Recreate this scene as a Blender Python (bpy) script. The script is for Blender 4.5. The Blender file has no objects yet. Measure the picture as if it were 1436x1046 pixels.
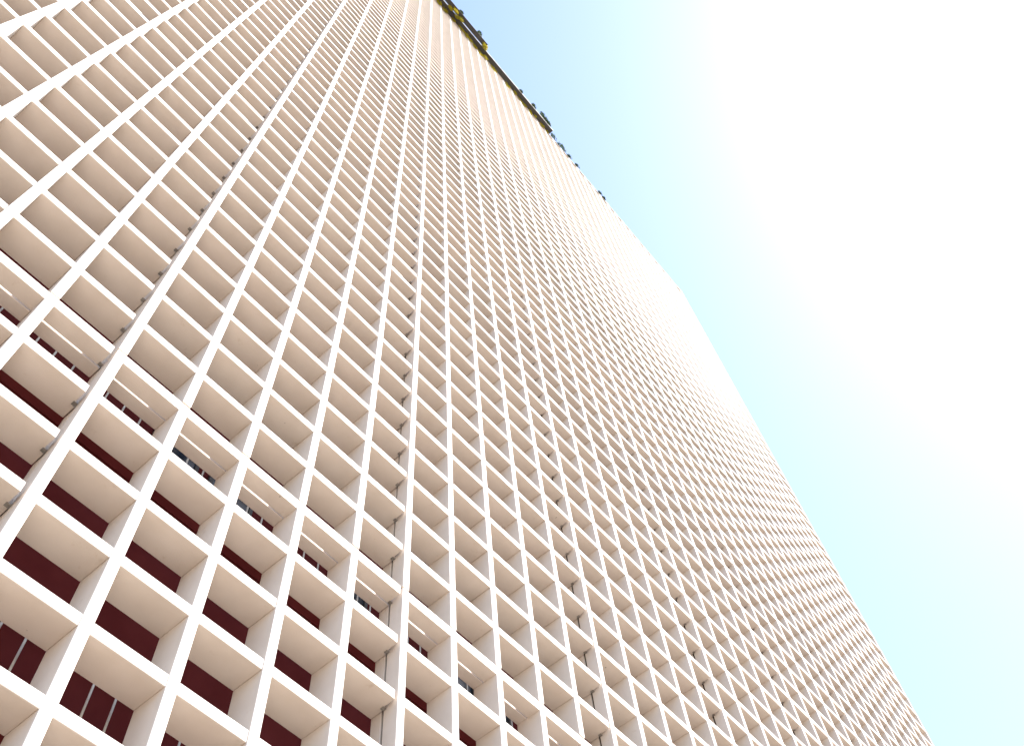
import bpy, bmesh, math, random
from mathutils import Matrix, Vector
random.seed(7)
sc = bpy.context.scene
col = sc.collection

# ------------------------------------------------------------------ camera
ZB = 12.65                                   # height of the first joint shelf above the ground
cam_d = bpy.data.cameras.new('camera'); cam = bpy.data.objects.new('camera', cam_d); col.objects.link(cam)
RIGHT = Vector((0.646317, -0.760287, -0.065101))
DOWN = Vector((0.657849, 0.598396, -0.457337))
LOOK = Vector((0.386664, 0.252758, 0.886907))
CPOS = Vector((-0.4349, -6.5188, -11.0521 + ZB))
FPX = 1410.48
M = Matrix(((RIGHT.x, -DOWN.x, -LOOK.x, CPOS.x), (RIGHT.y, -DOWN.y, -LOOK.y, CPOS.y),
            (RIGHT.z, -DOWN.z, -LOOK.z, CPOS.z), (0, 0, 0, 1)))
cam.matrix_world = M
cam_d.sensor_fit = 'HORIZONTAL'; cam_d.sensor_width = 36.0; cam_d.lens = 36.0 * FPX / 1436.0
cam_d.clip_start = 0.05; cam_d.clip_end = 6000
sc.camera = cam

# ------------------------------------------------------------------ sky, sun, exposure
SUN = Vector((0.42, -0.40, 0.81)).normalized()
world = bpy.data.worlds.new('World'); sc.world = world; world.use_nodes = True
nt = world.node_tree; nt.nodes.clear()
sky = nt.nodes.new('ShaderNodeTexSky'); sky.sky_type = 'NISHITA'; sky.sun_disc = False
sky.sun_elevation = math.asin(SUN.z)
sky.sun_rotation = math.atan2(SUN.x, SUN.y)
sky.air_density = 1.0; sky.dust_density = 0.57; sky.ozone_density = 0.35
bg = nt.nodes.new('ShaderNodeBackground'); bg.inputs['Strength'].default_value = 0.15
wo = nt.nodes.new('ShaderNodeOutputWorld')
nt.links.new(sky.outputs[0], bg.inputs[0]); nt.links.new(bg.outputs[0], wo.inputs[0])
sd = bpy.data.lights.new('sun', 'SUN'); sun = bpy.data.objects.new('sun', sd); col.objects.link(sun)
sd.energy = 5.0; sd.angle = math.radians(0.53); sd.color = (1.0, 0.955, 0.90)
sun.rotation_euler = (-SUN).to_track_quat('-Z', 'Y').to_euler()
sun.location = SUN * 200
sc.view_settings.view_transform = 'Standard'; sc.view_settings.look = 'None'
sc.view_settings.exposure = 1.42; sc.view_settings.gamma = 1.0; sc.view_settings.use_curve_mapping = False
sc.cycles.max_bounces = 10; sc.cycles.diffuse_bounces = 6; sc.cycles.sample_clamp_indirect = 8

# ------------------------------------------------------------------ materials
def material(name):
    m = bpy.data.materials.new(name); m.use_nodes = True
    n = m.node_tree; b = n.nodes['Principled BSDF']
    return m, n, b

def mottled(name, c1, c2, scale=3.0, rough=0.75, stain=None, bump=0.0, spec=0.3):
    m, n, b = material(name)
    tc = n.nodes.new('ShaderNodeTexCoord'); geo = n.nodes.new('ShaderNodeNewGeometry')
    no = n.nodes.new('ShaderNodeTexNoise'); no.inputs['Scale'].default_value = scale; no.inputs['Detail'].default_value = 6
    n.links.new(geo.outputs['Position'], no.inputs['Vector'])
    rp = n.nodes.new('ShaderNodeValToRGB')
    rp.color_ramp.elements[0].position = 0.32; rp.color_ramp.elements[0].color = (*c1, 1)
    rp.color_ramp.elements[1].position = 0.68; rp.color_ramp.elements[1].color = (*c2, 1)
    n.links.new(no.outputs['Fac'], rp.inputs[0])
    out = rp.outputs[0]
    if stain:
        n2 = n.nodes.new('ShaderNodeTexNoise'); n2.inputs['Scale'].default_value = 4.2; n2.inputs['Detail'].default_value = 9
        n2.inputs['Roughness'].default_value = 0.7
        n.links.new(geo.outputs['Position'], n2.inputs['Vector'])
        r2 = n.nodes.new('ShaderNodeValToRGB')
        r2.color_ramp.elements[0].position = 0.63; r2.color_ramp.elements[0].color = (0, 0, 0, 1)
        r2.color_ramp.elements[1].position = 0.80; r2.color_ramp.elements[1].color = (1, 1, 1, 1)
        n.links.new(n2.outputs['Fac'], r2.inputs[0])
        mx = n.nodes.new('ShaderNodeMix'); mx.data_type = 'RGBA'
        n.links.new(r2.outputs[0], mx.inputs['Factor'])
        n.links.new(out, mx.inputs[6]); mx.inputs[7].default_value = (*stain, 1)
        out = mx.outputs[2]
        n4 = n.nodes.new('ShaderNodeTexNoise'); n4.inputs['Scale'].default_value = 9.0; n4.inputs['Detail'].default_value = 3
        n.links.new(geo.outputs['Position'], n4.inputs['Vector'])
        r4 = n.nodes.new('ShaderNodeValToRGB')
        r4.color_ramp.elements[0].position = 0.765; r4.color_ramp.elements[0].color = (0, 0, 0, 1)
        r4.color_ramp.elements[1].position = 0.80; r4.color_ramp.elements[1].color = (0.8, 0.8, 0.8, 1)
        n.links.new(n4.outputs['Fac'], r4.inputs[0])
        m4 = n.nodes.new('ShaderNodeMix'); m4.data_type = 'RGBA'
        n.links.new(r4.outputs[0], m4.inputs['Factor'])
        n.links.new(out, m4.inputs[6]); m4.inputs[7].default_value = (0.16, 0.12, 0.09, 1)
        out = m4.outputs[2]
    n.links.new(out, b.inputs['Base Color'])
    b.inputs['Roughness'].default_value = rough
    b.inputs['Specular IOR Level'].default_value = spec
    if bump:
        n3 = n.nodes.new('ShaderNodeTexNoise'); n3.inputs['Scale'].default_value = 60; n3.inputs['Detail'].default_value = 4
        n.links.new(geo.outputs['Position'], n3.inputs['Vector'])
        bp = n.nodes.new('ShaderNodeBump'); bp.inputs['Strength'].default_value = bump; bp.inputs['Distance'].default_value = 0.004
        n.links.new(n3.outputs['Fac'], bp.inputs['Height']); n.links.new(bp.outputs[0], b.inputs['Normal'])
    return m

CONC = mottled('painted_concrete', (0.715, 0.64, 0.568), (0.775, 0.703, 0.634), 2.3, 0.7, (0.60, 0.50, 0.41), 0.25)
CONC_G = mottled('greyer_row_concrete', (0.65, 0.585, 0.53), (0.70, 0.64, 0.585), 2.3, 0.7, (0.55, 0.47, 0.39), 0.25)  # greyer tone of the concrete for shelf rows just above the joints
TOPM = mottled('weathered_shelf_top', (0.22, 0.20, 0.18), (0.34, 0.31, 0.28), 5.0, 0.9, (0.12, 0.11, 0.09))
SEALM = mottled('joint_sealant', (0.05, 0.042, 0.035), (0.08, 0.066, 0.055), 9.0, 0.9)
STRIP = mottled('joint_mortar', (0.34, 0.25, 0.17), (0.60, 0.50, 0.38), 16.0, 0.9, (0.14, 0.06, 0.03))
REDF = mottled('gallery_red_lightened', (0.17, 0.030, 0.032), (0.21, 0.042, 0.044), 1.7, 0.75, spec=0.08)  # wall red with light painted in, offsetting the shade under the gallery floors
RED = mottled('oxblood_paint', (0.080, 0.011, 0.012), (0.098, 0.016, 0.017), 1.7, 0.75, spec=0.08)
BODY = mottled('body_render', (0.60, 0.56, 0.50), (0.66, 0.62, 0.56), 0.8, 0.9)
RODM = mottled('galvanised_steel', (0.45, 0.43, 0.40), (0.58, 0.56, 0.53), 20, 0.45)
BRKM = mottled('bracket_steel', (0.20, 0.185, 0.17), (0.32, 0.30, 0.275), 14, 0.6)
DARKM = mottled('dark_ledge_paint', (0.060, 0.058, 0.056), (0.085, 0.082, 0.08), 4, 0.7)
LIPM = mottled('white_lip_paint', (0.75, 0.74, 0.72), (0.8, 0.79, 0.77), 4, 0.6)
FRAMEM = mottled('window_frame_paint', (0.06, 0.06, 0.065), (0.09, 0.09, 0.095), 8, 0.5)
GROUNDM = mottled('pale_paving', (0.215, 0.175, 0.135), (0.265, 0.22, 0.17), 0.6, 0.9)
STEMM = mottled('stem_bark', (0.10, 0.07, 0.04), (0.14, 0.10, 0.06), 20, 0.9)
m, n, b = material('window_glass'); b.inputs['Base Color'].default_value = (0.02, 0.03, 0.045, 1); b.inputs['Roughness'].default_value = 0.12; b.inputs['Specular IOR Level'].default_value = 0.25
GLASS = m
def leafmat(name, c1, c2):
    m = mottled(name, c1, c2, 9.0, 0.6)
    n = m.node_tree; b = n.nodes['Principled BSDF']; src = b.inputs['Base Color'].links[0].from_socket
    tr = n.nodes.new('ShaderNodeBsdfTranslucent'); n.links.new(src, tr.inputs['Color'])
    mx = n.nodes.new('ShaderNodeMixShader'); mx.inputs[0].default_value = 0.45
    n.links.new(b.outputs[0], mx.inputs[1]); n.links.new(tr.outputs[0], mx.inputs[2])
    n.links.new(mx.outputs[0], n.nodes['Material Output'].inputs['Surface'])
    return m
LEAF_Y = leafmat('yellow_leaves', (0.16, 0.19, 0.016), (0.68, 0.50, 0.03))
LEAF_G = leafmat('dark_leaves', (0.015, 0.03, 0.012), (0.04, 0.07, 0.022))

# ------------------------------------------------------------------ mesh helpers
def link(name, me, parent=None, mat=None, loc=None):
    o = bpy.data.objects.new(name, me); col.objects.link(o)
    if mat is not None and not me.materials: me.materials.append(mat)
    if parent is not None: o.parent = parent
    if loc is not None: o.location = loc
    return o

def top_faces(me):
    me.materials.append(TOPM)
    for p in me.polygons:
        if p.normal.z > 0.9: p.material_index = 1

def box_mesh(name, x0, x1, y0, y1, z0, z1, bevel=0.0):
    bm = bmesh.new()
    vs = [bm.verts.new((x, y, z)) for z in (z0, z1) for y in (y0, y1) for x in (x0, x1)]
    for f in ((0, 2, 3, 1), (4, 5, 7, 6), (0, 1, 5, 4), (2, 6, 7, 3), (0, 4, 6, 2), (1, 3, 7, 5)):
        bm.faces.new([vs[i] for i in f])
    if bevel:
        bmesh.ops.bevel(bm, geom=list(bm.edges), offset=bevel, segments=1, affect='EDGES')
    me = bpy.data.meshes.new(name); bm.to_mesh(me); bm.free()
    return me

def boxes_mesh(name, boxes):
    vs, fs = [], []
    for (x0, x1, y0, y1, z0, z1) in boxes:
        a = len(vs)
        vs += [(x, y, z) for z in (z0, z1) for y in (y0, y1) for x in (x0, x1)]
        fs += [tuple(a + i for i in f) for f in ((0, 2, 3, 1), (4, 5, 7, 6), (0, 1, 5, 4), (2, 6, 7, 3), (0, 4, 6, 2), (1, 3, 7, 5))]
    me = bpy.data.meshes.new(name); me.from_pydata(vs, [], fs); me.update()
    return me

def tube_mesh(name, pts, r, seg=8):
    bm = bmesh.new(); rings = []
    for i, p in enumerate(pts):
        d = (Vector(pts[min(i + 1, len(pts) - 1)]) - Vector(pts[max(i - 1, 0)])).normalized()
        u = d.orthogonal().normalized(); v = d.cross(u)
        rings.append([bm.verts.new(Vector(p) + r * (math.cos(2 * math.pi * k / seg) * u + math.sin(2 * math.pi * k / seg) * v)) for k in range(seg)])
    for a, b2 in zip(rings, rings[1:]):
        for k in range(seg): bm.faces.new((a[k], a[(k + 1) % seg], b2[(k + 1) % seg], b2[k]))
    bm.faces.new(rings[0][::-1]); bm.faces.new(rings[-1])
    me = bpy.data.meshes.new(name); bm.to_mesh(me); bm.free()
    return me

def project(x, y, z):
    d = Vector((x, y, z)) - CPOS; w = d.dot(LOOK)
    if w < 0.1: return None
    return 718 + FPX * d.dot(RIGHT) / w, 523 + FPX * d.dot(DOWN) / w

def in_frame(p, mg=40): return p is not None and -mg < p[0] < 1436 + mg and -mg < p[1] < 1046 + mg

# ------------------------------------------------------------------ ground
gm = bpy.data.meshes.new('ground')
gm.from_pydata([(-2500, -2500, 0), (2500, -2500, 0), (2500, 2500, 0), (-2500, 2500, 0)], [], [(0, 1, 2, 3)])
g = link('ground', gm, None, GROUNDM); g['kind'] = 'structure'

# ------------------------------------------------------------------ tower
K = 0.9779          # row pitch
FT = 0.131          # fin thickness
ST = 0.153          # shelf thickness
DEP = 0.452         # depth of the screen
N0, N1 = -14, 37    # fins
M0, M1 = -9, 68     # shelf rows
ROOF = 68.67 * K + ZB
EXTRA = 0.30        # the end bay is a little wider
def fx(n): return n + (EXTRA if n == N1 else 0.0)
def is_exp(n): return (n - 1) % 5 == 0      # expansion joint fins
def is_joint(m): return m % 12 == 0

tower = bpy.data.objects.new('office_tower', None); col.objects.link(tower)
tower.location = (0, 0, 0); tower['category'] = 'tower'
tower['label'] = 'tall white tower faced with a deep square grid of fins and shelves'

# body and oxblood wall behind the screen
WALL = 1.30
link('tower_body', box_mesh('tower_body', N0 + 0.3, N1 - 0.1, WALL + 0.02, 18, 0.0, ROOF - 0.6), tower, BODY)
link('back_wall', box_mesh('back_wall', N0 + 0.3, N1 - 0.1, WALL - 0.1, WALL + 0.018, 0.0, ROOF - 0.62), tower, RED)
FLOOR0 = ZB + 0.16
SH = 4.4
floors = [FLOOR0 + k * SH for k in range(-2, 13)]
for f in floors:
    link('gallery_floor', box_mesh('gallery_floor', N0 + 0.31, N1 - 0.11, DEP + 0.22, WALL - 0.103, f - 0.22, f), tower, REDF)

# vertical fins, one piece for every twelve rows
fin_rest = []
def fin_piece_boxes(n, z0, z1):
    jx = random.uniform(-0.003, 0.003); jy = random.uniform(-0.003, 0.003)
    x = fx(n) + jx
    if is_exp(n):
        return [(x, x + FT, jy, 0.235 + jy, z0, z1), (x + 0.008, x + FT - 0.008, 0.275, DEP, z0, z1), (x + 0.035, x + FT - 0.035, 0.235, 0.275, z0, z1)]
    return [(x, x + FT, jy, DEP, z0, z1)]
segs = []
mm = -12
while mm < M1:
    z0 = ZB + mm * K + 0.205; z1 = ZB + (mm + 12) * K + 0.178
    if mm == -12: z0 = 0.0
    z1 = min(z1, ROOF - 0.10)
    segs.append((mm, z0, z1)); mm += 12
for n in range(N0, N1 + 1):
    for (mm, z0, z1) in segs:
        bs = fin_piece_boxes(n, z0, z1)
        zs = [z0 + (z1 - z0) * t / 12 for t in range(13)]
        if any(in_frame(project(fx(n), 0, z)) for z in zs):
            a = bs[0]
            me = box_mesh('fin', *a, bevel=0.006); o = link('fin', me, tower, CONC)
            if len(bs) > 1:
                link('fin_tail', box_mesh('fin_tail', *bs[1], bevel=0.004), o, CONC)
                b3 = list(bs[2]); b3[2] += 0.004; b3[3] -= 0.001
                link('seal_strip', box_mesh('seal_strip', *b3), o, SEALM)
        else: fin_rest += bs
o = link('fin', boxes_mesh('fin_rest', fin_rest), tower, CONC); o['kind'] = 'stuff'

# mortar strips in the fin joints
for n in range(-3, 13):
    for m in (0, 12):
        zc = ZB + m * K
        link('joint_strip', box_mesh('joint_strip', fx(n) + 0.006, fx(n) + FT - 0.006, 0.022, 0.20, zc + 0.178, zc + 0.205), tower, STRIP)

# shelves
cells = []
for n in range(N0 + 1, N1 + 1):
    for m in range(M0, M1):
        zc = ZB + m * K
        ps = [project(fx(n - 1), 0, zc), project(fx(n), 0, zc), project(fx(n), 0, zc - K), project(fx(n - 1), 0, zc - K)]
        ar = 0
        if all(p is not None for p in ps) and any(in_frame(p, 0) for p in ps):
            ar = abs(sum(ps[i][0] * ps[(i + 1) % 4][1] - ps[(i + 1) % 4][0] * ps[i][1] for i in range(4)))
        cells.append((ar, n, m))
cells.sort(reverse=True)
shared = {}
SLIT0, SLIT1 = 0.238, 0.262
def shelf_mesh(kind, w):
    key = (kind, round(w, 3))
    if key in shared: return shared[key]
    if kind == 'plain': me = box_mesh('shelf', 0.002, w - 0.002, 0.004, DEP - 0.004, 0, ST, 0.006)
    elif kind in ('front', 'notchfront'):   # upstand lip and thin plate
        x1 = w - (0.002 if kind == 'front' else 0.045)
        prof = [(0.004, 0), (SLIT0, 0), (SLIT0, 0.03), (0.07, 0.045), (0.06, ST + 0.022), (0.004, ST + 0.022)]
        bm = bmesh.new()
        lo = [bm.verts.new((0.002, y, z)) for y, z in prof]; hi = [bm.verts.new((x1, y, z)) for y, z in prof]
        bm.faces.new(lo[::-1]); bm.faces.new(hi)
        for i in range(6):
            j = (i + 1) % 6; bm.faces.new((lo[i], lo[j], hi[j], hi[i]))
        me = bpy.data.meshes.new('shelf'); bm.to_mesh(me); bm.free()
    elif kind == 'rear': me = box_mesh('shelf', 0.002, w - 0.002, SLIT1, DEP - 0.004, 0, ST - 0.01, 0.006)
    elif kind == 'notch':
        # right end stops short of the fin over the front half
        bm = bmesh.new(); d1 = DEP - 0.004 if kind == 'notch' else SLIT0
        if kind == 'notch': out = [(0.002, 0.004), (w - 0.045, 0.004), (w - 0.045, 0.25), (w - 0.002, 0.25), (w - 0.002, d1), (0.002, d1)]
        else: out = [(0.002, 0.004), (w - 0.045, 0.004), (w - 0.045, d1), (0.002, d1)]
        h = ST if kind == 'notch' else ST + 0.022
        lo = [bm.verts.new((x, y, 0)) for x, y in out]; hi = [bm.verts.new((x, y, h)) for x, y in out]
        bm.faces.new(lo[::-1]); bm.faces.new(hi)
        for i in range(len(out)):
            j = (i + 1) % len(out); bm.faces.new((lo[i], lo[j], hi[j], hi[i]))
        bmesh.ops.bevel(bm, geom=list(bm.edges), offset=0.005, segments=1, affect='EDGES')
        me = bpy.data.meshes.new('shelf'); bm.to_mesh(me); bm.free()
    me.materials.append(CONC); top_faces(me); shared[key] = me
    return me
rest = []; rest_g = []; rest_brk = []
brk_me = box_mesh('bracket', -0.058, -0.004, 0.18, 0.235, -0.014, -0.002, 0.003); brk_me.materials.append(BRKM)
n_brk = 0
for i, (ar, n, m) in enumerate(cells):
    xa = fx(n - 1) + FT; xb = fx(n); w = xb - xa; zc = ZB + m * K
    dy = random.uniform(-0.002, 0.003); dz = random.uniform(-0.004, 0.004)
    ex = is_exp(n)
    if i < 300 and ar > 0:
        if is_joint(m):
            o = link('shelf', shelf_mesh('notchfront' if ex else 'front', w), tower, None, (xa, dy, zc + dz))
            link('rear_strip', shelf_mesh('rear', w), o, None, (0, 0, random.uniform(-0.002, 0.004)))
        else:
            o = link('shelf', shelf_mesh('notch' if ex else 'plain', w), tower, None, (xa, dy, zc + dz))
    else:
        e = 0.045 if ex else 0.002
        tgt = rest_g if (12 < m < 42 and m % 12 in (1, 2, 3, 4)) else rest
        if is_joint(m):
            tgt += [(xa + 0.002, xb - e, 0.004 + dy, SLIT0, zc + dz, zc + dz + ST + 0.022), (xa + 0.002, xb - 0.002, SLIT1, DEP - 0.004, zc + dz, zc + dz + ST - 0.01)]
        elif ex:
            tgt += [(xa + 0.002, xb - e, 0.004 + dy, 0.25, zc + dz, zc + dz + ST), (xa + 0.002, xb - 0.002, 0.25, DEP - 0.004, zc + dz, zc + dz + ST)]
        else:
            tgt.append((xa + 0.002, xb - e, 0.004 + dy, DEP - 0.004, zc + dz, zc + dz + ST))
    if ex and ar > 0:
        if n_brk < 120: link('bracket', brk_me, tower, None, (xb, 0, zc + dz)); n_brk += 1
        else: rest_brk.append((xb - 0.058, xb - 0.004, 0.18, 0.235, zc + dz - 0.014, zc + dz - 0.002))
# shelf ends that stand past the last fin
for m in range(M0, M1):
    zc = ZB + m * K; x = fx(N1) + FT
    rest.append((x + 0.002, x + 0.07, 0.006, DEP - 0.01, zc, zc + ST))
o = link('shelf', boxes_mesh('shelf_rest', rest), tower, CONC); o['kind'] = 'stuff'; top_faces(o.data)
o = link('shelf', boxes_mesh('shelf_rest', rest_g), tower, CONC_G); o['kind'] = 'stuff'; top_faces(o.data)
o = link('bracket', boxes_mesh('bracket_rest', rest_brk), tower, BRKM); o['kind'] = 'stuff'

# coping along the roof edge
link('coping', box_mesh('coping', N0 - 0.02, fx(N1) + FT + 0.07, -0.004, 0.9, ROOF - 0.098, ROOF, 0.01), tower, CONC)
# ground floor wall below the screen
link('plinth', box_mesh('plinth', N0, fx(N1) + FT, 0.45, 0.62, 0.0, ZB + M0 * K - 0.3, 0.01), tower, BODY)

# railings of the galleries, seen between the shelves
RY = 0.70
rod_me = tube_mesh('baluster', [(0, 0, 0), (0, 0, 1.13)], 0.013, 8); rod_me.materials.append(RODM)
for f in floors[1:3]:
    xs0, xs1 = -4.0, 13.0
    rail = link('railing', tube_mesh('railing', [(xs0, 0, 0), (xs1, 0, 0)], 0.02, 8), tower, RODM, (0, RY, f + 1.14))
    k = 0
    while xs0 + 0.1 + 0.262 * k < xs1:
        link('baluster', rod_me, rail, None, (xs0 + 0.1 + 0.262 * k + random.uniform(-0.006, 0.006), 0, -1.13)); k += 1

# windows in the oxblood wall
fr_me = boxes_mesh('window', [(0, 0.06, -0.05, 0.0, 0, 1.0), (0.74, 0.8, -0.05, 0.0, 0, 1.0), (0.06, 0.74, -0.05, 0.0, 0, 0.06), (0.06, 0.74, -0.05, 0.0, 0.94, 1.0)])
fr_me.materials.append(FRAMEM)
pane_me = box_mesh('pane', 0.062, 0.738, -0.02, -0.006, 0.062, 0.938); pane_me.materials.append(GLASS)
for x in (2.25, 3.25, 5.6, 8.1, 9.0, 11.3):
    w_ = link('window', fr_me, tower, None, (x, WALL - 0.102, FLOOR0 + 0.75))
    link('pane', pane_me, w_)

# dark planting ledge along the roof edge
LZ = ROOF + 0.03
lg = link('roof_ledge', box_mesh('roof_ledge', N0 + 1, 19.62, -0.385, 0.10, LZ, LZ + 0.14, 0.008), tower, DARKM)
link('ledge_lip', box_mesh('ledge_lip', N0 + 1, 19.62, -0.412, -0.388, LZ + 0.01, LZ + 0.16), lg, LIPM)
lg2 = link('roof_ledge', box_mesh('roof_ledge', N0 + 1, 11.4, -0.80, -0.455, LZ + 0.02, LZ + 0.16, 0.008), tower, DARKM)

# ------------------------------------------------------------------ plants on the ledge
def plant_mesh(name, w, d, h, n, leaf, hang=False):
    vs, fs = [], []
    for i in range(n):
        a = random.uniform(0, 6.283); r = math.sqrt(random.random())
        t = random.random() ** (1.3 if hang else 0.8)
        sway = (1 - 0.5 * t)
        c = Vector((w * r * math.cos(a) * sway, d * r * math.sin(a) * sway, (-h * t) if hang else h * t))
        l = leaf * random.uniform(0.6, 1.3)
        u = Vector((random.gauss(0, 1), random.gauss(0, 1), random.gauss(0, 1))).normalized(); v = u.orthogonal().normalized()
        a0 = len(vs)
        vs += [c - u * l, c + v * l * 0.45, c + u * l, c - v * l * 0.45 + u * l * 0.1]
        fs.append((a0, a0 + 1, a0 + 2, a0 + 3))
    me = bpy.data.meshes.new(name); me.from_pydata(vs, [], fs); me.update()
    return me
def plant(name, loc, w, d, h, n, leaf, mat, label, group, hang=False):
    root = bpy.data.objects.new(name, None); col.objects.link(root); root.location = loc
    root['label'] = label; root['category'] = 'plant'; root['group'] = group
    link('foliage', plant_mesh('foliage', w, d, h, n, leaf, hang), root, mat)
    e = -0.8 * h if hang else 0.8 * h
    link('stem', tube_mesh('stem', [(0, 0, 0.02 if hang else -0.02), (0.02, 0.01, e * 0.5), (-0.01, 0.02, e)], 0.012, 5), root, STEMM)
x = 2.0
while x < 19.5:
    dense = 1.0 if x < 12 else 0.7
    if random.random() < 0.85 * dense or x > 18.3:
        wd = random.uniform(0.14, 0.5)
        plant('trailing_plant', (x, random.uniform(-0.10, 0.0), LZ - 0.005), wd, random.uniform(0.04, 0.15), random.uniform(0.3, 1.1), 150, 0.06, LEAF_Y,
              'yellow green trailing plant hanging under the dark roof ledge', 'trailing plants under the roof ledge', True)
    x += random.uniform(0.3, 1.0)
for x, y, s in ((7.6, -0.45, 0.3), (8.0, -0.62, 0.34), (8.35, -0.4, 0.3), (8.7, -0.5, 0.3), (11.25, -0.62, 0.36), (11.35, -0.5, 0.32)):
    plant('trailing_plant', (x, y, LZ + 0.01), s, 0.13, s * 2.0, 200, 0.06, LEAF_Y,
          'yellow green plant spilling over the outer dark ledge strip', 'plants spilling over the outer ledge', True)
for x, y, s, zz, lab in ((8.4, -0.70, 0.45, 0.0, 'dark shrub above the thickest yellow plants on the outer ledge strip'),
                       (10.5, -0.72, 0.5, 0.6, 'lone dark shrub near the cut end of the outer ledge strip'),
                       (15.7, -0.37, 0.3, 0.0, 'tiny shrub alone on the single stretch of dark ledge'),
                       (17.25, -0.37, 0.42, 0.2, 'round dark green shrub between the tiny shrub and the tall one'),
                       (18.55, -0.36, 0.6, 1.4, 'tallest dark green shrub on the dark roof ledge'),
                       (18.8, -0.36, 0.5, 0.6, 'dark shrub leaning against the tallest shrub on the ledge'),
                       (19.1, -0.36, 0.45, 0.4, 'last dark shrub on the ledge beside its square cut end')):
    plant('roof_shrub', (x, y - 0.05, LZ + 0.13), s * 0.65, s * 0.45, s * 1.6 + zz, 240, 0.075, LEAF_G, lab, 'shrubs on the roof ledge')
for x, s, h, lab in ((20.3, 0.3, 1.9, 'sparse shrub on the bare parapet right beside the ledge end'),
                     (20.9, 0.35, 0.7, 'low spreading shrub on the bare parapet beside a tall twig'),
                     (21.6, 0.2, 2.6, 'tall thin twiggy shrub on the bare white parapet'),
                     (22.1, 0.28, 0.5, 'low shrub on the bare parapet just past the tall twig'),
                     (23.1, 0.25, 0.6, 'small lone shrub midway along the bare parapet shrubs'),
                     (26.1, 0.3, 0.45, 'fuller one of the two shrubs farthest from the ledge'),
                     (26.6, 0.2, 0.4, 'faintest shrub on the parapet, farthest from the dark ledge')):
    plant('parapet_shrub', (x, -0.02, ROOF), s * 1.1, s * 0.75, h, 150, 0.07, LEAF_G, lab, 'shrubs on the bare parapet')
